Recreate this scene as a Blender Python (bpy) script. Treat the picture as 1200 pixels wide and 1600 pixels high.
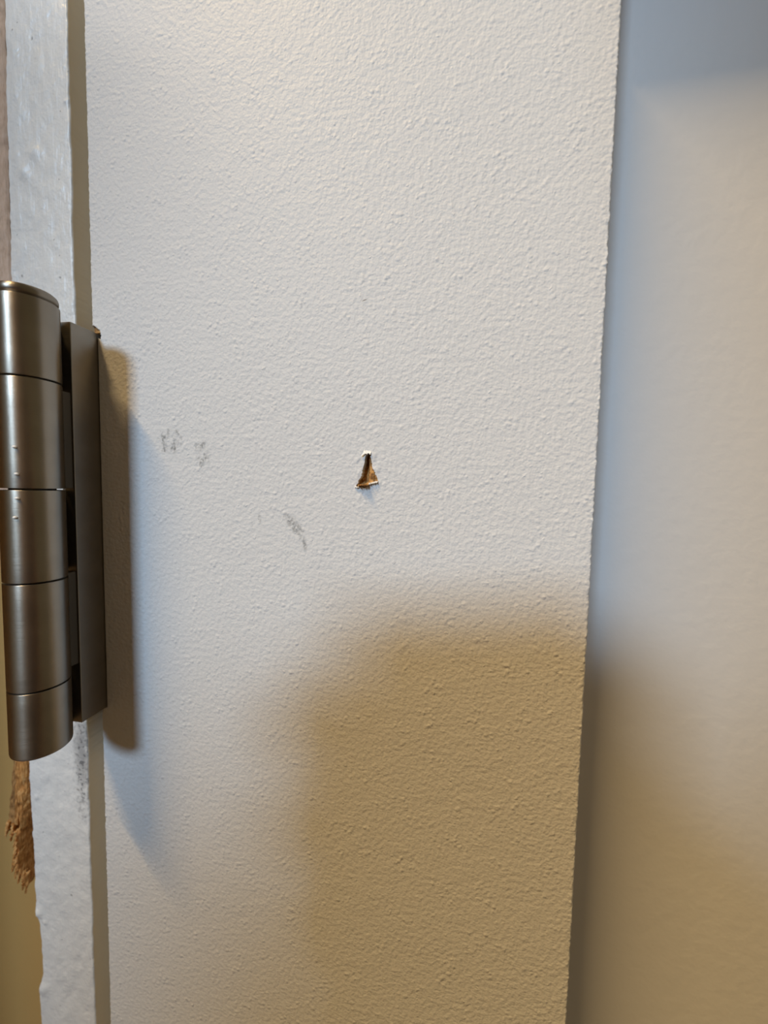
import bpy, bmesh, math, random
import numpy as np
from mathutils import Vector, Matrix

for o in list(bpy.data.objects):
    bpy.data.objects.remove(o)
scene = bpy.context.scene
C = scene.collection
MM = 0.001

# ------------------------------------------------------------------ camera
# world: X right along the door face, Y into the door, Z up; door face is y = 0
CAM_D = 100.36 * MM
RIGHT = Vector((0.98543, 0.16887, 0.02012))
UP = Vector((-0.03026, 0.05765, 0.99788))
FWD = Vector((-0.16735, 0.98395, -0.06192))
cam_data = bpy.data.cameras.new('camera')
cam = bpy.data.objects.new('camera', cam_data)
C.objects.link(cam)
scene.camera = cam
cam_data.sensor_fit = 'VERTICAL'
cam_data.sensor_height = 24.0
cam_data.sensor_width = 18.0
cam_data.lens = 9.0
cam_data.clip_start = 0.002
cam_data.clip_end = 50
CAMPOS = Vector((0, -CAM_D, 0))
m = Matrix((RIGHT, UP, -FWD)).transposed().to_4x4()
m.translation = CAMPOS
cam.matrix_world = m
cam_data.dof.use_dof = True
cam_data.dof.focus_distance = 0.102
cam_data.dof.aperture_fstop = 5.0

# ------------------------------------------------------------------ world and lamps
world = bpy.data.worlds.new('room_ambient')
scene.world = world
world.use_nodes = True
bg = world.node_tree.nodes['Background']
bg.inputs[0].default_value = (1.0, 0.80, 0.47, 1)
bg.inputs[1].default_value = 0.178

def area_lamp(name, loc, target, sx, sy, power, color):
    d = bpy.data.lights.new(name, 'AREA')
    d.shape = 'RECTANGLE'
    d.size = sx
    d.size_y = sy
    d.energy = power
    d.color = color
    o = bpy.data.objects.new(name, d)
    C.objects.link(o)
    o.location = loc
    o.rotation_euler = (Vector(target) - Vector(loc)).to_track_quat('-Z', 'Y').to_euler()
    return o

KEY = Vector((-0.69, -2.00, 1.06))
area_lamp('daylight_window', KEY, (-0.05, 0, 0), 0.42, 0.30, 37.0, (0.54, 0.75, 1.0))
area_lamp('ceiling_strip_light', (-1.22, -0.92, 2.45), (-0.02, 0, 0), 1.60, 0.05, 118.0, (1.0, 0.69, 0.32))

scene.view_settings.view_transform = 'Standard'
scene.view_settings.look = 'None'
scene.view_settings.exposure = 0.0
scene.view_settings.gamma = 1.0
scene.view_settings.use_curve_mapping = False

# ------------------------------------------------------------------ helpers
rng = np.random.default_rng(7)
random.seed(7)

def vnoise(x, z, freq, seed=0):
    """smooth 2-D value noise in -1..1"""
    r = np.random.default_rng(seed)
    T = r.uniform(-1, 1, (256, 256))
    a = np.asarray(x) * freq + 1000.0
    b = np.asarray(z) * freq + 1000.0
    i = np.floor(a).astype(int); j = np.floor(b).astype(int)
    u = a - i; v = b - j
    u = u * u * (3 - 2 * u); v = v * v * (3 - 2 * v)
    i0 = i % 256; i1 = (i + 1) % 256; j0 = j % 256; j1 = (j + 1) % 256
    return (T[i0, j0] * (1 - u) + T[i1, j0] * u) * (1 - v) + (T[i0, j1] * (1 - u) + T[i1, j1] * u) * v

def mesh_obj(name, verts, faces, mat, parent=None, smooth=True):
    me = bpy.data.meshes.new(name)
    me.from_pydata([tuple(v) for v in verts], [], [tuple(f) for f in faces])
    me.update()
    if smooth:
        me.polygons.foreach_set('use_smooth', [True] * len(me.polygons))
    o = bpy.data.objects.new(name, me)
    C.objects.link(o)
    if mat:
        me.materials.append(mat)
    if parent:
        o.parent = parent
    return o

def bm_obj(name, bm, mat, parent=None, smooth=True):
    me = bpy.data.meshes.new(name)
    bmesh.ops.recalc_face_normals(bm, faces=bm.faces)
    bm.to_mesh(me)
    bm.free()
    if smooth:
        me.polygons.foreach_set('use_smooth', [True] * len(me.polygons))
    o = bpy.data.objects.new(name, me)
    C.objects.link(o)
    if mat:
        me.materials.append(mat)
    if parent:
        o.parent = parent
    return o

def empty(name, loc=(0, 0, 0)):
    o = bpy.data.objects.new(name, None)
    o.empty_display_size = 0.01
    C.objects.link(o)
    o.location = loc
    return o

def tag(o, label, cat=None, kind=None, group=None):
    o['label'] = label
    if cat: o['category'] = cat
    if kind: o['kind'] = kind
    if group: o['group'] = group
    return o

def box_mm(x0, x1, y0, y1, z0, z1, bevel=0.0, seg=2):
    bm = bmesh.new()
    bmesh.ops.create_cube(bm, size=1.0)
    for v in bm.verts:
        v.co = Vector(((x0 + x1) / 2 + v.co.x * (x1 - x0), (y0 + y1) / 2 + v.co.y * (y1 - y0), (z0 + z1) / 2 + v.co.z * (z1 - z0))) * MM
    if bevel:
        bmesh.ops.bevel(bm, geom=list(bm.edges), offset=bevel * MM, segments=seg, affect='EDGES', profile=0.5)
    return bm

def lathe_mm(profile, cx, cy, n=96):
    """closed solid of revolution about a vertical axis; profile = [(r, z)...] from bottom to top"""
    V = []; Fc = []
    for r, z in profile:
        for k in range(n):
            a = 2 * math.pi * k / n
            V.append(((cx + r * math.cos(a)) * MM, (cy + r * math.sin(a)) * MM, z * MM))
    for i in range(len(profile) - 1):
        for k in range(n):
            Fc.append((i * n + k, i * n + (k + 1) % n, (i + 1) * n + (k + 1) % n, (i + 1) * n + k))
    Fc.append(tuple(reversed(range(n))))
    b = (len(profile) - 1) * n
    Fc.append(tuple(b + k for k in range(n)))
    return V, Fc

def slab(name, xs, zs, yfun, mask, yback, mat, parent, xfun=None):
    """a board: front face is a grid (mm) of xs by zs with relief, cells where mask is False are cut out, every rim runs back to yback"""
    nx, nz = len(xs), len(zs)
    X, Z = np.meshgrid(xs, zs, indexing='ij')
    Y = yfun(X, Z)
    X2 = xfun(X, Z) if xfun else X
    keep = mask((X[:-1, :-1] + X[1:, 1:]) / 2, (Z[:-1, :-1] + Z[1:, 1:]) / 2)
    idx = np.arange(nx * nz).reshape(nx, nz)
    a = idx[:-1, :-1]; b = idx[1:, :-1]; c = idx[1:, 1:]; d = idx[:-1, 1:]
    quads = np.stack([a, b, c, d], -1)[keep]
    # rim edges
    kp = np.zeros((nx + 1, nz + 1), bool); kp[1:-1, 1:-1] = keep
    E = []
    i, j = np.nonzero(keep)
    for di, dj, p, q in ((0, -1, (0, 0), (1, 0)), (1, 0, (1, 0), (1, 1)), (0, 1, (1, 1), (0, 1)), (-1, 0, (0, 1), (0, 0))):
        out = ~kp[i + 1 + di, j + 1 + dj]
        E.append(np.stack([idx[i[out] + p[0], j[out] + p[1]], idx[i[out] + q[0], j[out] + q[1]]], -1))
    E = np.concatenate(E)
    verts = np.stack([X2.ravel(), Y.ravel(), Z.ravel()], -1)
    rim = np.unique(E)
    mp = np.full(nx * nz, -1); mp[rim] = np.arange(len(rim)) + nx * nz
    rv = verts[rim].copy(); rv[:, 1] = yback
    side = np.stack([E[:, 1], E[:, 0], mp[E[:, 0]], mp[E[:, 1]]], -1)
    verts = np.concatenate([verts, rv]) * MM
    faces = np.concatenate([quads, side]).astype(np.int32)
    used = np.unique(faces)
    re = np.full(len(verts), -1, np.int32); re[used] = np.arange(len(used))
    verts = verts[used]; faces = re[faces]
    me = bpy.data.meshes.new(name)
    me.vertices.add(len(verts)); me.vertices.foreach_set('co', verts.astype(np.float32).ravel())
    me.loops.add(faces.size); me.loops.foreach_set('vertex_index', faces.ravel())
    me.polygons.add(len(faces))
    me.polygons.foreach_set('loop_start', np.arange(0, faces.size, 4, dtype=np.int32))
    sm = np.ones(len(faces), bool); sm[len(quads):] = False
    me.polygons.foreach_set('use_smooth', sm)
    me.update(); me.validate()
    me.materials.append(mat)
    o = bpy.data.objects.new(name, me)
    C.objects.link(o)
    if parent: o.parent = parent
    return o

# ------------------------------------------------------------------ materials
class NT:
    def __init__(self, name):
        self.m = bpy.data.materials.new(name)
        self.m.use_nodes = True
        self.t = self.m.node_tree
        self.p = self.t.nodes['Principled BSDF']
        self.tc = self.t.nodes.new('ShaderNodeTexCoord').outputs['Object']
    def n(self, kind, **kw):
        nd = self.t.nodes.new(kind)
        for k, v in kw.items(): setattr(nd, k, v)
        return nd
    def link(self, a, b): self.t.links.new(a, b)
    def val(self, sock, v):
        if hasattr(v, 'node'): self.link(v, sock)
        else: sock.default_value = v
    def math(self, op, a, b=None, c=None, clamp=False):
        nd = self.n('ShaderNodeMath', operation=op, use_clamp=clamp)
        self.val(nd.inputs[0], a)
        if b is not None: self.val(nd.inputs[1], b)
        if c is not None: self.val(nd.inputs[2], c)
        return nd.outputs[0]
    def mapping(self, scale=(1, 1, 1), loc=(0, 0, 0), rot=(0, 0, 0), src=None):
        nd = self.n('ShaderNodeMapping')
        self.link(src or self.tc, nd.inputs['Vector'])
        nd.inputs['Scale'].default_value = scale
        nd.inputs['Location'].default_value = loc
        nd.inputs['Rotation'].default_value = rot
        return nd.outputs[0]
    def noise(self, scale, detail=2.0, rough=0.5, vec=None, dist=0.0):
        nd = self.n('ShaderNodeTexNoise')
        self.link(vec or self.tc, nd.inputs['Vector'])
        nd.inputs['Scale'].default_value = scale
        nd.inputs['Detail'].default_value = detail
        nd.inputs['Roughness'].default_value = rough
        nd.inputs['Distortion'].default_value = dist
        return nd.outputs['Fac']
    def ramp(self, fac, stops):
        nd = self.n('ShaderNodeValToRGB')
        self.link(fac, nd.inputs[0])
        el = nd.color_ramp.elements
        while len(el) < len(stops): el.new(0.5)
        for e, (pos, col) in zip(el, stops):
            e.position = pos
            e.color = (*col, 1) if len(col) == 3 else col
        return nd.outputs[0]
    def step(self, x, lo, hi):
        nd = self.n('ShaderNodeMapRange', interpolation_type='SMOOTHSTEP')
        self.link(x, nd.inputs[0])
        nd.inputs[1].default_value = lo; nd.inputs[2].default_value = hi
        return nd.outputs[0]
    def mix(self, fac, a, b):
        nd = self.n('ShaderNodeMix', data_type='RGBA')
        self.val(nd.inputs[0], fac)
        for s, v in ((nd.inputs[6], a), (nd.inputs[7], b)):
            if hasattr(v, 'node'): self.link(v, s)
            else: s.default_value = (*v, 1)
        return nd.outputs[2]
    def bump(self, h, dist, strength=1.0, normal=None):
        nd = self.n('ShaderNodeBump')
        self.link(h, nd.inputs['Height'])
        nd.inputs['Distance'].default_value = dist
        nd.inputs['Strength'].default_value = strength
        if normal is not None: self.link(normal, nd.inputs['Normal'])
        return nd.outputs[0]
    def out(self, color=None, rough=None, metal=None, normal=None, spec=None):
        for key, v in (('Base Color', color), ('Roughness', rough), ('Metallic', metal), ('Normal', normal), ('Specular IOR Level', spec)):
            if v is None: continue
            s = self.p.inputs[key]
            if hasattr(v, 'node'): self.link(v, s)
            elif isinstance(v, tuple): s.default_value = (*v, 1)
            else: s.default_value = v
        return self.m
    def spot(self, cx, cz, rx, rz, rot, ring=False, wob=0.9, grain=1500.0, thr=(0.40, 0.62)):
        """mask of a smudge centred at (cx, cz) mm"""
        mp = self.mapping(loc=(-cx * MM, 0, -cz * MM))
        mp2 = self.mapping(rot=(0, rot, 0), src=mp)
        mp3 = self.mapping(scale=(1 / (rx * MM), 0, 1 / (rz * MM)), src=mp2)
        nd = self.n('ShaderNodeVectorMath', operation='LENGTH')
        self.link(mp3, nd.inputs[0])
        d = self.math('ADD', nd.outputs['Value'], self.math('MULTIPLY', self.math('SUBTRACT', self.noise(700, 2), 0.5), wob))
        if ring:
            d = self.math('ABSOLUTE', self.math('SUBTRACT', d, 0.62))
            base = self.math('SUBTRACT', 1.0, self.step(d, 0.08, 0.50))
            base = self.math('MULTIPLY', base, self.math('ADD', 0.15, self.step(self.noise(330, 1), 0.38, 0.62)))
        else:
            base = self.math('SUBTRACT', 1.0, self.step(d, 0.15, 1.0))
        g = self.step(self.noise(grain, 3, 0.6), *thr)
        return self.math('MULTIPLY', base, g)

def stipple(T, amp, scale=860.0):
    """roller-stipple relief: small rounded nibs of uneven density"""
    n1 = T.noise(scale, 1.2, 0.45)
    n2 = T.noise(scale * 2.3, 1.0, 0.4)
    v = T.n('ShaderNodeTexVoronoi', feature='SMOOTH_F1')
    T.link(T.tc, v.inputs['Vector'])
    v.inputs['Scale'].default_value = scale * 0.8
    v.inputs['Smoothness'].default_value = 0.5
    nib = T.math('SUBTRACT', 1.0, T.step(v.outputs['Distance'], 0.0, 0.55))
    dens = T.step(T.noise(160, 2), 0.40, 0.68)
    h = T.math('ADD', T.math('MULTIPLY', n1, 0.8), T.math('ADD', T.math('MULTIPLY', n2, 0.22), T.math('MULTIPLY', T.math('MULTIPLY', nib, dens), 0.45)))
    rare = T.step(T.noise(scale * 0.9, 0.0, 0.4, vec=T.mapping(loc=(3.1, 0, 1.7))), 0.74, 0.86)
    h = T.math('ADD', h, T.math('MULTIPLY', rare, 0.22))
    return T.bump(h, amp * MM, 1.0)

def mat_door():
    T = NT('stippled_door_paint')
    big = T.noise(9, 3)
    col = T.mix(big, (0.70, 0.695, 0.68), (0.74, 0.735, 0.72))
    marks = None
    for a in (
        dict(cx=-80.4, cz=12.4, rx=3.7, rz=3.5, rot=0.5, ring=True, wob=1.9, thr=(0.34, 0.60)),
        dict(cx=-70.2, cz=9.0, rx=2.2, rz=4.0, rot=0.2, ring=True, wob=2.1, thr=(0.34, 0.60)),
        dict(cx=-42.2, cz=-11.0, rx=2.1, rz=5.6, rot=0.72, wob=1.5, thr=(0.34, 0.60)),
        dict(cx=-39.2, cz=-15.8, rx=0.9, rz=3.2, rot=0.12, thr=(0.3, 0.56)),
        dict(cx=-52.6, cz=-9.2, rx=0.8, rz=1.6, rot=0.0),
    ):
        s = T.spot(**a)
        marks = s if marks is None else T.math('MAXIMUM', marks, s)
    col = T.mix(T.math('MULTIPLY', marks, 0.66), col, (0.17, 0.17, 0.16))
    nick = T.spot(-23.3, 48.6, 1.1, 0.28, 0.35, wob=0.25, grain=300, thr=(0.0, 0.1))
    col = T.mix(T.math('MULTIPLY', nick, 0.8), col, (0.12, 0.11, 0.10))
    specks = T.step(T.noise(420, 1, 0.4), 0.80, 0.86)
    col = T.mix(T.math('MULTIPLY', specks, 0.4), col, (0.30, 0.29, 0.28))
    return T.out(col, T.math('ADD', 0.46, T.math('MULTIPLY', big, 0.12)), normal=stipple(T, 0.27), spec=0.16)

def mat_panel():
    T = NT('smooth_panel_paint')
    col = T.mix(T.noise(7, 2), (0.70, 0.695, 0.685), (0.735, 0.73, 0.72))
    h = T.noise(330, 2, 0.5)
    return T.out(col, 0.45, normal=T.bump(h, 0.12 * MM))

def mat_jamb():
    T = NT('brushed_jamb_paint')
    strokes = T.noise(1.0, 3, 0.6, vec=T.mapping(scale=(420, 420, 55)))
    lumps = T.noise(170, 3, 0.55)
    fine = T.noise(1300, 2)
    h = T.math('ADD', T.math('MULTIPLY', strokes, 0.55), T.math('ADD', lumps, T.math('MULTIPLY', fine, 0.16)))
    col = T.mix(T.noise(25, 3), (0.79, 0.79, 0.765), (0.84, 0.84, 0.81))
    scuff = T.spot(-113.9, -88.0, 4.4, 30.0, 0.0, wob=0.6, grain=760, thr=(0.44, 0.62))
    haze = T.math('MULTIPLY', T.spot(-113.6, -86.0, 4.6, 20.0, 0.0, wob=0.6, grain=300, thr=(0.1, 0.5)), 0.55)
    dots = T.math('MULTIPLY', T.step(T.noise(650, 1, 0.4), 0.74, 0.80), 0.55)
    k = T.math('MAXIMUM', T.math('MULTIPLY', scuff, 0.85), T.math('MAXIMUM', haze, dots))
    col = T.mix(k, col, (0.10, 0.10, 0.11))
    return T.out(col, 0.38, normal=T.bump(h, 0.55 * MM))

def mat_wood(name, dark, mid, light, bumpd=0.35):
    T = NT(name)
    fib = T.noise(1.0, 4, 0.65, vec=T.mapping(scale=(2600, 2600, 420)))
    big = T.noise(420, 3)
    f = T.math('ADD', T.math('MULTIPLY', fib, 0.6), T.math('MULTIPLY', big, 0.4))
    col = T.ramp(f, [(0.30, dark), (0.50, mid), (0.68, light)])
    return T.out(col, 0.75, normal=T.bump(fib, bumpd * MM), spec=0.3)

def mat_metal(name='satin_steel', aniso=False):
    T = NT(name)
    if aniso:      # fine turning marks around the barrel
        tg = T.n('ShaderNodeTangent', direction_type='RADIAL', axis='Z')
        T.link(tg.outputs[0], T.p.inputs['Tangent'])
        T.p.inputs['Anisotropic'].default_value = 0.8
        T.p.inputs['Anisotropic Rotation'].default_value = 0.25
    rings = T.noise(1.0, 3, 0.6, vec=T.mapping(scale=(160, 160, 5200)))
    blot = T.noise(160, 3)
    col = T.mix(blot, (0.25, 0.22, 0.18), (0.34, 0.305, 0.255))
    rough = T.math('ADD', 0.30, T.math('MULTIPLY', rings, 0.16))
    return T.out(col, rough, 1.0, T.bump(T.math('ADD', rings, T.math('MULTIPLY', T.noise(900, 2), 0.6)), 0.022 * MM))

def mat_plain(name, col, rough, metal=0.0, bump=None):
    T = NT(name)
    c2 = tuple(min(1, c * 1.08) for c in col)
    nrm = T.bump(T.noise(bump[0], 2), bump[1] * MM) if bump else None
    return T.out(T.mix(T.noise(30, 2), col, c2), rough, metal, nrm)

M_DOOR = mat_door()
M_PANEL = mat_panel()
M_JAMB = mat_jamb()
M_WOOD = mat_wood('raw_splintered_wood', (0.13, 0.05, 0.012), (0.60, 0.28, 0.08), (0.95, 0.60, 0.25))
M_WOODIN = mat_wood('raw_wood_core', (0.11, 0.05, 0.015), (0.36, 0.18, 0.06), (0.80, 0.46, 0.16), 0.25)
M_BARE = mat_wood('bare_wood_edge', (0.42, 0.29, 0.20), (0.60, 0.44, 0.33), (0.68, 0.53, 0.42), 0.10)
M_METAL = mat_metal()
M_BARREL = mat_metal('turned_steel', True)
M_DARK = mat_plain('slot_shade_steel', (0.04, 0.035, 0.03), 0.6, 0.5)  # near-black: shade of the slots and knuckle gaps put into the colour
M_WALL = mat_plain('brown_wall_paint', (0.52, 0.295, 0.088), 0.75, bump=(500, 0.10))
M_WEB_SHADE = mat_plain('web_shade_steel', (0.085, 0.07, 0.05), 0.65, 0.5)  # darkened steel: shade on the webs is painted into the colour
M_WOOD2 = mat_wood('darker_splintered_wood', (0.07, 0.03, 0.01), (0.34, 0.17, 0.055), (0.60, 0.34, 0.13))  # darker wood tones for the left shard
M_WHITE = mat_plain('white_chipped_paint', (0.86, 0.85, 0.82), 0.5)

# ------------------------------------------------------------------ the door
X0, X1 = -105.9, 34.72            # stile edges
LEAF_T, LEAF_B = 43.9, -70.3      # hinge leaf ends
MORT = -103.85                    # bottom of the hinge mortise

door = empty('door_1')
tag(door, 'pale grey painted door with a stippled stile, a recessed panel and a small gouge', 'door', 'structure')

def in_poly(px, pz, poly):
    r = np.zeros(px.shape, bool)
    n = len(poly)
    for i in range(n):
        x1, z1 = poly[i]; x2, z2 = poly[(i + 1) % n]
        c = ((z1 > pz) != (z2 > pz)) & (px < (x2 - x1) * (pz - z1) / ((z2 - z1) if z2 != z1 else 1e-9) + x1)
        r ^= c
    return r

GOUGE = [(-22.3, 8.9), (-21.2, 9.2), (-20.75, 7.6), (-20.5, 5.4), (-19.6, 3.8), (-18.75, 1.9), (-20.4, 1.55), (-21.5, 0.9), (-22.2, 0.0),
         (-23.3, 0.2), (-24.5, 0.05), (-24.75, 0.7), (-24.1, 1.2), (-24.3, 2.0), (-23.5, 2.6), (-23.1, 4.4), (-22.7, 6.6)]
CHIP = [(-106.5, 43.0), (-106.5, 45.2), (-105.2, 46.3), (-104.2, 45.4), (-103.2, 44.9), (-102.7, 43.4), (-103.0, 42.2), (-104.2, 42.6)]

def grid_lines(lo, hi, step, dense):
    pts = list(np.arange(lo, hi, step)) + [hi]
    for a, b, s in dense:
        pts = [p for p in pts if not (a < p < b)]
        pts += list(np.arange(a, b, s)) + [b]
    return np.array(sorted(set(np.round(pts, 4))))

xs = grid_lines(X0, X1, 0.9, [(X0, -102.5, 0.17), (-25.4, -18.0, 0.11), (33.5, X1, 0.10)])
xs = np.array(sorted(set(np.round(list(xs) + [MORT], 4))))
zs = grid_lines(-215, 175, 0.30, [(-0.8, 10.0, 0.11), (42.0, 47.0, 0.17)])
zs = np.array(sorted(set(np.round([-1325, -700, -350, -270, 230, 300, 420, 600] + list(zs) + [LEAF_T + 0.25, LEAF_B - 0.25], 4))))

def stile_y(X, Z):
    y = 0.05 * vnoise(X, Z, 0.05, 1) + 0.03 * vnoise(X, Z, 0.35, 2)
    r = 0.55 + 0.15 * vnoise(X * 0, Z, 0.5, 3)
    t = np.clip(X1 - X, 0, None)
    q = np.clip(r - t, 0, r)
    y += r - np.sqrt(np.maximum(r * r - q * q, 0))
    r2 = 0.55
    q = np.clip(r2 - (X - X0), 0, r2)
    y += r2 - np.sqrt(np.maximum(r2 * r2 - q * q, 0))
    near = np.exp(-(X1 - X) / 0.6) + np.exp(-(X - X0) / 0.5)
    y += near * (0.16 * vnoise(X, Z, 1.9, 4) - 0.30 * np.clip(vnoise(X, Z, 0.9, 5) - 0.45, 0, 1))
    # paint pushed up around the gouge
    d = np.hypot((X + 22.0) / 2.6, (Z - 4.5) / 6.0)
    y -= 0.16 * np.exp(-((d - 0.9) / 0.35) ** 2) * np.clip(0.3 + vnoise(X, Z, 0.8, 6), 0, 1)
    return y

def stile_x(X, Z):
    w = np.clip(1 - (X1 - X) / 1.0, 0, 1)
    w2 = np.clip(1 - (X - X0) / 1.0, 0, 1)
    j = 0.10 * vnoise(X, Z, 1.1, 8) + 0.22 * np.clip(vnoise(X, Z, 0.7, 9) - 0.5, 0, 1)
    return X + w * j - w2 * 0.7 * j

def stile_mask(X, Z):
    mort = (X < MORT) & (Z < LEAF_T + 0.25) & (Z > LEAF_B - 0.25)
    jx = X + 0.16 * vnoise(X, Z, 2.2, 11); jz = Z + 0.16 * vnoise(X, Z, 2.2, 12)
    return ~(mort | in_poly(jx, jz, GOUGE) | in_poly(jx, jz, CHIP))

stile = slab('stile', xs, zs, stile_y, stile_mask, 44.0, M_DOOR, door, stile_x)
stile['label'] = 'wide flat stile with orange-peel roller texture and grey smudges'

# raw wood showing in the gouge
gx = np.arange(-26.0, -17.4, 0.13); gz = np.arange(-1.2, 10.6, 0.13)
def gouge_y(X, Z):
    s = np.clip((9.4 - Z) / 9.4, 0, 1)                       # 0 at the tip, 1 at the foot
    left = -22.2 - 2.2 * s
    u = np.clip((X - left) / (1.1 + 4.8 * s), 0, 1)           # 0 left wall, 1 right wall
    dep = 0.9 + 2.6 * np.exp(-((u - 0.20) / 0.28) ** 2) * np.clip(1.3 - s, 0.2, 1)
    dep = dep * np.clip((1.02 - s) / 0.22, 0.12, 1)
    dep += 0.35 * vnoise(X, Z * 0.3, 1.6, 21) + 0.22 * vnoise(X, Z, 2.6, 22)
    dep -= 0.9 * np.exp(-(((X + 20.5) / 0.5) ** 2 + ((Z - 3.3) / 1.3) ** 2))
    return np.maximum(dep, 0.12)
gouge = slab('gouge', gx, gz, gouge_y, lambda X, Z: np.ones(X.shape, bool), 6.0, M_WOODIN, stile)
gouge['label'] = 'torn gouge in the paint with raw brown wood inside'

def jag_wedge(name, pts, mat, parent, seed, n=26, th=0.5, jag=0.35):
    """torn lip: pts = four mm corners (root left, root right, tip right, tip left), made ragged and given thickness"""
    r = np.random.default_rng(seed)
    a, b, c, d = [np.array(p, float) for p in pts]
    V = []; Fc = []; rows = 6
    tipl = r.uniform(jag, 1.0, n + 1)
    for side in (0, 1):
        for j in range(rows + 1):
            for i in range(n + 1):
                u = i / n; v = j / rows * tipl[i]
                p = (a * (1 - u) + b * u) * (1 - v) + (d * (1 - u) + c * u) * v
                p = p + r.uniform(-0.08, 0.08, 3)
                p[2] -= side * th * (1 - 0.7 * j / rows)
                V.append(p * MM)
    W = n + 1; H = rows + 1; S = W * H
    for j in range(rows):
        for i in range(n):
            q = j * W + i
            Fc.append((q, q + 1, q + 1 + W, q + W))
            Fc.append((S + q, S + q + W, S + q + 1 + W, S + q + 1))
    for i in range(n):
        q = rows * W + i
        Fc.append((q, q + 1, S + q + 1, S + q)); Fc.append((i, S + i, S + i + 1, i + 1))
    for j in range(rows):
        q = j * W; Fc.append((q, q + W, S + q + W, S + q))
        q = j * W + n; Fc.append((q, S + q, S + q + W, q + W))
    return mesh_obj(name, V, Fc, mat, parent, smooth=False)

jag_wedge('torn_lip', [(-24.6, 0.8, 0.9), (-20.9, 0.8, 1.0), (-21.6, -2.6, 0.75), (-23.6, -2.7, 0.55)], M_WOODIN, stile, 3, th=0.7)
jag_wedge('torn_lip', [(-21.4, 0.4, 1.3), (-18.7, 0.3, 1.9), (-19.0, -1.0, 1.35), (-21.0, -1.3, 0.9)], M_DOOR, stile, 4, n=14, th=0.35)
jag_wedge('paint_flake', [(-22.7, 0.1, 10.3), (-20.9, 0.2, 10.0), (-20.8, -0.7, 8.9), (-23.5, -0.6, 8.3)], M_WHITE, stile, 5, n=10, th=0.3, jag=0.62)
jag_wedge('paint_flake', [(-25.2, 0.1, 0.3), (-23.9, 0.1, 0.2), (-24.0, -0.9, 0.0), (-24.9, -0.8, 0.1)], M_WHITE, stile, 6, n=8, th=0.25)
# chip of bare wood at the hinge corner
cx = np.arange(-105.6, -102.3, 0.2); cz = np.arange(44.2, 46.8, 0.2)
chip = slab('wood_chip', cx, cz, lambda X, Z: 0.55 + 0.25 * vnoise(X, Z, 1.5, 31), lambda X, Z: np.ones(X.shape, bool), 5.0, M_WOODIN, stile)
chip['label'] = 'tiny chip of bare orange wood at the hinge corner'

rail = bm_obj('rail', box_mm(X1, 420, 0, 44, 147, 297, 0.6), M_DOOR, door, smooth=False)
RECESS = 23.0
px_ = np.linspace(X1 - 1.0, 430, 60); pz_ = np.linspace(-1325, 600, 200)
panel = slab('recessed_panel', px_, pz_, lambda X, Z: RECESS + 0.10 * vnoise(X, Z, 0.03, 41), lambda X, Z: np.ones(X.shape, bool), RECESS + 10, M_PANEL, door)
panel['label'] = 'smooth plain grey panel set back from the stile'

# ------------------------------------------------------------------ jamb edge and wall behind
EDGE = [(-1325, -134.3), (-215, -134.2), (-183, -133.9), (-174, -134.0), (-171.5, -133.2), (-168.5, -132.5), (-165, -132.45), (-158, -132.7), (-150, -133.1), (-147, -133.9),
        (-145, -134.3), (-139, -134.5), (-120, -134.6), (-100, -134.8), (0, -134.9), (68, -134.6), (100, -133.9), (140, -133.1), (175, -132.8), (600, -132.8)]
ez = np.array([e[0] for e in EDGE]); ex = np.array([e[1] for e in EDGE])
JX0, JX1 = -134.6, -111.55
jx = grid_lines(JX0, JX1, 0.35, [(JX0, -133.0, 0.14), (-112.4, JX1, 0.12)])
jz = np.array(sorted([-1325, -700, -350, -270, 230, 300, 420, 600] + list(np.arange(-215, 175, 0.42))))
def jamb_x(X, Z):
    left = np.interp(Z, ez, ex) + 0.16 * vnoise(X * 0, Z, 0.5, 51) + 0.10 * vnoise(X * 0, Z, 1.7, 52)
    w = np.clip((JX1 - X) / (JX1 - JX0), 0, 1)
    right = JX1 + 0.14 * vnoise(X * 0, Z, 0.25, 53) + 0.06 * vnoise(X * 0, Z, 1.3, 54)
    return right * (1 - w) + left * w
def jamb_y(X, Z):
    y = 0.22 * vnoise(X, Z * 0.5, 0.16, 55) + 0.12 * vnoise(X, Z * 0.6, 0.45, 56) + 0.04 * vnoise(X, Z, 1.2, 57)
    for t, r in ((X - JX0, 0.9), (JX1 - X, 0.7)):
        q = np.clip(r - t, 0, r)
        y += r - np.sqrt(np.maximum(r * r - q * q, 0))
    for bx, bz, rr, hh in ((-128.0, 92.0, 2.2, 0.5), (-124.5, 97.0, 2.0, 0.45), (-122.0, 74.0, 1.6, 0.3), (-133.4, -146.0, 1.3, 0.8), (-131.8, -149.0, 0.7, 0.4), (-132.6, -173.5, 1.8, 0.6), (-131.5, -104.5, 0.8, 0.3), (-113.0, 119.0, 0.5, 0.3), (-112.9, 109.5, 0.5, 0.3)):
        y -= hh * np.exp(-(((X - bx) / rr) ** 2 + ((Z - bz) / (rr * 1.1)) ** 2))
    return y
jamb = slab('trim_1', jx, jz, jamb_y, lambda X, Z: np.ones(X.shape, bool), 44.0, M_JAMB, None, jamb_x)
jamb.data.materials.append(mat_plain('cream_jamb_side', (0.88, 0.80, 0.63), 0.6))  # second slot: cream colour for the side facing the gap
for p in jamb.data.polygons:
    if p.normal.x > 0.9: p.material_index = 1
tag(jamb, 'narrow door jamb edge thick with brushed white paint, chipped along its outer side', 'door jamb', 'structure')

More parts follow.
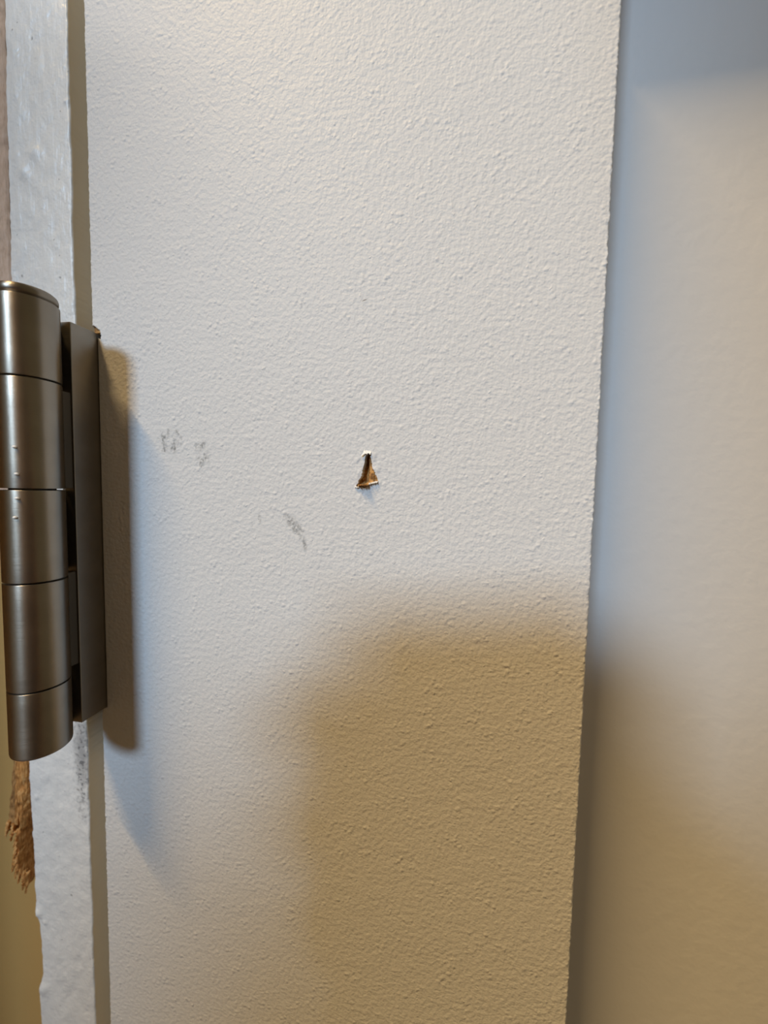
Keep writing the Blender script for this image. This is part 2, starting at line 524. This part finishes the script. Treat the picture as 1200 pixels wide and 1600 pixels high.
# bare wood left standing along the jamb above the hinge
bx_ = grid_lines(-152, -135.1, 1.0, [(-137.5, -135.1, 0.2)]); bz_ = np.array(sorted([300, 420, 600] + list(np.arange(-10, 200, 0.9))))
def bare_x(X, Z):
    w = np.clip(1 - (-135.1 - X) / 2.0, 0, 1)
    e = np.interp(Z, ez, ex) - 0.75
    return X + w * (e + 135.1 + 0.28 * vnoise(X * 0, Z, 0.35, 61) + 0.12 * vnoise(X * 0, Z, 1.4, 62))
bare = slab('bare_wood_edge', bx_, bz_, lambda X, Z: 0.7 + 0.2 * vnoise(X, Z, 0.3, 63) + 0.5 * np.clip((X + 135.9) / 0.8, 0, 1), lambda X, Z: np.ones(X.shape, bool), 30.0, M_BARE, jamb, bare_x)
bare['label'] = 'thin pinkish strip of bare wood beside the white paint'

bm = box_mm(-900, -125, 14, 70, -1330, 900)
b2 = box_mm(-900, -212, -118, 14, -1330, 900)       # added unseen block, placed to keep warm light off the left side
tmp = bpy.data.meshes.new('tmp'); b2.to_mesh(tmp); b2.free(); bm.from_mesh(tmp); bpy.data.meshes.remove(tmp)
wall = bm_obj('wall_left', bm, M_WALL, None, smooth=False)
tag(wall, 'plain brown wall at the left edge behind the jamb, plus an added unseen block against the warm light', 'wall', 'structure')

# torn wood fibres hanging off the jamb under the hinge
def splinter(path, parent, mat, seed, nseg=46, nring=14):
    """path: list of (z, x_left, x_right, y_front, thickness) mm, ragged fibrous shard"""
    r = np.random.default_rng(seed)
    P = np.array(path, float)
    order = np.argsort(-P[:, 0]); P = P[order]
    zz = np.linspace(P[0, 0], P[-1, 0], nseg)
    V = []; Fc = []
    for k, z in enumerate(zz):
        xl, xr, yf, th = [np.interp(-z, -P[:, 0], P[:, c]) for c in (1, 2, 3, 4)]
        cxm = (xl + xr) / 2; hw = (xr - xl) / 2
        for q in range(nring):
            a = 2 * math.pi * q / nring
            ridge = 1 + 0.22 * math.sin(q * 2.6 + seed) + 0.16 * float(vnoise(q * 1.3 + seed, z, 0.55, seed))
            x = cxm + hw * math.cos(a) * min(ridge, 1.08)
            y = yf + th / 2 - (th / 2) * math.sin(a) * ridge
            V.append(((x + r.uniform(-0.10, 0.10)) * MM, (y + r.uniform(-0.16, 0.16)) * MM, (z + r.uniform(-0.3, 0.3)) * MM))
    for k in range(nseg - 1):
        for q in range(nring):
            Fc.append((k * nring + q, k * nring + (q + 1) % nring, (k + 1) * nring + (q + 1) % nring, (k + 1) * nring + q))
    Fc.append(tuple(range(nring))); Fc.append(tuple(reversed([(nseg - 1) * nring + q for q in range(nring)])))
    return mesh_obj('wood_splinter', V, Fc, mat, parent, smooth=False)

s0 = splinter([(-60, -140.6, -135.3, 0.2, 4), (-93, -140.6, -135.3, 0.2, 4), (-105, -140.4, -135.5, 0.1, 5), (-114, -140.6, -136.4, 0.0, 7), (-122, -141.4, -138.2, 0.0, 9), (-128, -142.0, -139.0, 0.2, 9), (-134, -141.8, -139.4, 0.6, 7), (-139, -140.6, -139.2, 1.2, 3)], jamb, M_WOOD, 1)
s0['label'] = 'torn orange-brown wood fibres below the hinge'
splinter([(-60, -142.6, -140.2, 1.2, 2.6), (-93, -142.8, -140.2, 1.2, 2.6), (-105, -144.9, -140.5, 1.3, 2.6), (-116, -147.0, -141.4, 1.5, 2.4), (-120.5, -147.2, -142.8, 1.6, 2.2)], jamb, M_WOOD2, 2, nseg=40)
splinter([(-60, -141.0, -139.4, 0.6, 2.0), (-93, -141.2, -139.4, 0.6, 2.0), (-105, -142.0, -140.6, 0.7, 2.0), (-117, -143.0, -141.4, 0.9, 1.6)], jamb, M_WOOD, 5, nseg=30, nring=10)
for k, (xa, za, xb, zb, w) in enumerate([(-141.6, -119, -143.4, -125, 0.9), (-142.0, -123, -144.2, -131.5, 1.0), (-142.0, -128, -144.8, -134.5, 0.8), (-141.6, -130, -143.4, -136.5, 0.8),
                                         (-140.0, -133, -140.4, -140.0, 0.7), (-139.0, -134, -139.0, -141.0, 0.6), (-142.4, -119.5, -144.8, -121.0, 0.7), (-141.0, -132, -142.2, -138.0, 0.6),
                                         (-143.5, -117, -144.5, -123.0, 0.6), (-145.5, -116.5, -146.6, -122.2, 0.7)]):
    splinter([(za, xa - w, xa + w, 0.8, 1.4), ((za + zb) / 2, (xa + xb) / 2 - w * .8, (xa + xb) / 2 + w * .8, 0.7, 1.2), (zb, xb - .15, xb + .15, 0.7, 0.4)], jamb, M_WOOD, 10 + k, nseg=14, nring=8)

# ------------------------------------------------------------------ the hinge
hinge = empty('door_hinge')
tag(hinge, 'brushed steel five-knuckle butt hinge between the jamb and the door', 'hinge')
AX, AY, AR = -104.76, -18.76, 6.42
SPL = [43.9, 24.9, -2.05, -25.2, -52.7, -70.3]
for i in range(5):
    zt, zb = SPL[i] - 0.22, SPL[i + 1] + 0.22
    if i == 4: zb = SPL[5]
    if i == 0: zt = SPL[0]
    b = 0.14
    b0 = 1.0 if i == 4 else b
    prof = [(2.0, zb), (AR - b0, zb), (AR - 0.45 * b0, zb + 0.12 * b0), (AR - 0.12 * b0, zb + 0.45 * b0), (AR, zb + b0)]
    prof += [(AR, zb + b0 + (zt - zb - b0 - b) * f) for f in (0.25, 0.5, 0.75)]
    prof += [(AR, zt - b), (AR - 0.12 * b, zt - 0.45 * b), (AR - 0.45 * b, zt - 0.12 * b), (AR - b, zt), (2.0, zt)]
    V, Fc = lathe_mm(prof, 0, 0)
    k = mesh_obj('knuckle', V, Fc, M_BARREL, hinge)
    k.location = (AX * MM, AY * MM, 0)
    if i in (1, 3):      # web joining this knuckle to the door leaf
        bm_obj('web', box_mm(-107.3, -104.55, -14.0, -7.6, zb + 0.05, zt - 0.05, 0.25), M_WEB_SHADE, k, smooth=False).location = (-AX * MM, -AY * MM, 0)
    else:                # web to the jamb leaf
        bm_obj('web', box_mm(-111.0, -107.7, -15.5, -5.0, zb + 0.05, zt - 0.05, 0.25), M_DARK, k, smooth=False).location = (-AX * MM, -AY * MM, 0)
V, Fc = lathe_mm([(4.6, -70.0), (4.6, 43.8)], AX, AY, 32)
mesh_obj('pin', V, Fc, M_DARK, hinge)
prof = [(4.0, 43.95), (5.55, 43.95), (5.55, 44.35), (6.0, 44.5), (6.22, 44.9), (6.22, 45.5), (6.0, 46.1), (5.5, 46.5), (4.5, 46.8), (2.0, 47.0)]
V, Fc = lathe_mm(prof, 0, 0)
cap = mesh_obj('pin_cap', V, Fc, M_BARREL, hinge)
cap.location = (AX * MM, AY * MM, 0)
cap['label'] = 'rounded cap on top of the hinge pin'
bm_obj('leaf', box_mm(-107.35, -104.0, -8.3, 36, LEAF_B, LEAF_T, 0.18), M_METAL, hinge, smooth=False)
bm_obj('leaf', box_mm(-111.4, -107.9, -5.5, 36, LEAF_B, LEAF_T, 0.18), M_METAL, hinge, smooth=False)
for a, z in ((-1.15, 8.0), (-1.12, 1.6), (-1.13, -4.2), (-1.22, -8.8)):
    bm = bmesh.new()
    bmesh.ops.create_icosphere(bm, subdivisions=2, radius=0.42 * MM)
    for v in bm.verts:
        v.co = Vector((v.co.x * 1.3, v.co.y, v.co.z * 0.8)) + Vector(((AX + AR * math.cos(a)) * MM, (AY + AR * math.sin(a)) * MM, z * MM))
    bm_obj('paint_fleck', bm, M_WHITE, hinge)

# ------------------------------------------------------------------ photographer's phone and hand (they cast the broad shadow)
def camloc(r, u, b):
    return CAMPOS + RIGHT * (r * MM) + UP * (u * MM) - FWD * (b * MM)
def to_cam_basis(bm):
    for v in bm.verts:
        c = v.co / MM
        v.co = camloc(c.x, c.y, c.z)
    return bm
M_PHONE = mat_plain('dark_phone_shell', (0.03, 0.03, 0.035), 0.35)
M_GLASS = mat_plain('black_screen_glass', (0.01, 0.01, 0.012), 0.08)
M_SKIN = mat_plain('hand_skin', (0.55, 0.34, 0.25), 0.5, bump=(600, 0.1))
PL, PR, PT, PB = -82, 4, 35, -135
phone = empty('smartphone', camloc((PL + PR) / 2, PB, 20))
tag(phone, 'dark smartphone held up facing the door, casting the broad soft shadow', 'phone')
inv = Matrix.Translation(-phone.location)
def phone_part(name, bm, mat):
    bm.transform(inv)
    return bm_obj(name, bm, mat, phone)
bm = box_mm(PL, PR, PB, PT, 15, 24)
bmesh.ops.bevel(bm, geom=[e for e in bm.edges if abs((e.verts[0].co - e.verts[1].co).z) > 0.005], offset=11 * MM, segments=8, affect='EDGES')
phone_part('body', to_cam_basis(bm), M_PHONE)
phone_part('screen', to_cam_basis(box_mm(PL + 4, PR - 4, PB + 4, PT - 4, 24.1, 24.5, 0.1)), M_GLASS)
for (cx_, cy_) in ((0, 17), (0, -3), (-19, 7)):
    bm = bmesh.new()
    bmesh.ops.create_cone(bm, cap_ends=True, segments=32, radius1=7 * MM, radius2=7 * MM, depth=3 * MM)
    for v in bm.verts: v.co += Vector((cx_, cy_, 13.4)) * MM
    phone_part('lens_ring', to_cam_basis(bm), M_GLASS)

FLOOR_Z = -1330.0
fl = bm_obj('floor', box_mm(-1500, 1500, -2200, 60, FLOOR_Z - 30, FLOOR_Z), mat_plain('brown_floor', (0.16, 0.10, 0.06), 0.5), None, smooth=False)
tag(fl, 'plain brown floor below the door', 'floor', 'structure')

HV = []; HE = []; HR = []
def wv(x, y, z, rad, link=None):
    """joint of the body, world mm"""
    HV.append(Vector((x, y, z)) * MM); HR.append(rad if isinstance(rad, tuple) else (rad, rad))
    if link is not None: HE.append((link, len(HV) - 1))
    return len(HV) - 1
def hv(r, u, b, rad, link=None):
    """joint of the hand, mm from the lens"""
    p = camloc(r, u, b) / MM
    return wv(p.x, p.y, p.z, rad, link)
BX, BY = -24, -455
pelvis = wv(BX, BY - 20, -356, (150, 105))
belly = wv(BX, BY - 20, -196, (140, 100), pelvis)
chest = wv(BX, BY - 10, 14, (150, 105), belly)
neck0 = wv(BX, BY, 164, (70, 62), chest)
neck = wv(BX, BY + 15, 239, (52, 52), neck0)
head = wv(BX, BY + 30, 329, (74, 88), neck)
crown = wv(BX, BY + 15, 414, (66, 80), head)
for sx in (-1, 1):
    hip = wv(BX + sx * 95, BY - 20, -426, 90, pelvis)
    knee = wv(BX + sx * 105, BY, -816, 58, hip)
    ankle = wv(BX + sx * 110, BY - 25, FLOOR_Z + 85, 40, knee)
    wv(BX + sx * 120, BY + 130, FLOOR_Z + 36, 34, ankle)
    sh = wv(BX + sx * 165, BY, 136, 62, chest)
    if sx < 0:        # arm hanging at the side
        el = wv(BX - 235, BY - 20, -141, 44, sh)
        wr = wv(BX - 250, BY + 40, -381, 30, el)
        hd = wv(BX - 248, BY + 60, -456, 32, wr)
        for k in range(4):
            f1 = wv(BX - 250, BY + 35 + 18 * k, -511, 9.5, hd)
            wv(BX - 242, BY + 38 + 18 * k, -566, 8, f1)
        th = wv(BX - 235, BY + 95, -471, 11, hd)
        wv(BX - 225, BY + 108, -516, 9, th)
    else:
        el = wv(BX + 235, BY + 20, -116, 46, sh)
wrist = hv(38, -128, 48, 25, el)
palm = hv(20, -76, 27, 18, wrist)
kn = hv(14, -50, 20, 14, palm)
for i, (u, tl) in enumerate(((2, -91), (-22, -95), (-46, -95), (-70, -91))):
    a = hv(4, u, 6, 8.6, kn if i < 2 else palm)
    b_ = hv(-24, u + 3, 5, 8.0, a)
    c_ = hv(tl + 8, u + 3, 6, 7.6, b_)
    d_ = hv(tl, u + 2, 19, 7.2, c_)
    hv(tl + 9, u + 1, 33, 6.5, d_)
t1 = hv(22, -56, 38, 13, palm)
t2 = hv(12, -24, 38, 10, t1)
t3 = hv(-4, -4, 35, 9, t2)
hv(-14, 8, 34, 7.5, t3)
me = bpy.data.meshes.new('person')
base = Vector((BX * MM, BY * MM, FLOOR_Z * MM))
me.from_pydata([v - base for v in HV], HE, [])
person = bpy.data.objects.new('person', me)
C.objects.link(person)
person.location = base
person.modifiers.new('skin', 'SKIN')
for i, sv in enumerate(me.skin_vertices[0].data):
    sv.radius = (HR[i][0] * MM, HR[i][1] * MM); sv.use_root = (i == 0)
md2 = person.modifiers.new('smooth', 'SUBSURF'); md2.levels = 2; md2.render_levels = 2
T = NT('dark_clothes_and_skin')
sep = T.n('ShaderNodeSeparateXYZ'); T.link(T.tc, sep.inputs[0])
hand_m = T.math('GREATER_THAN', sep.outputs[1], 0.24)
head_m = T.math('GREATER_THAN', sep.outputs[2], 1.46)
left_m = T.math('MULTIPLY', T.math('LESS_THAN', sep.outputs[0], -0.20), T.math('LESS_THAN', sep.outputs[2], 0.87))
skin_m = T.math('MAXIMUM', hand_m, T.math('MAXIMUM', head_m, left_m))
me.materials.append(T.out(T.mix(skin_m, (0.05, 0.05, 0.06), (0.50, 0.31, 0.23)), 0.7))
tag(person, 'person in dark clothes holding the smartphone up to the door', 'person')
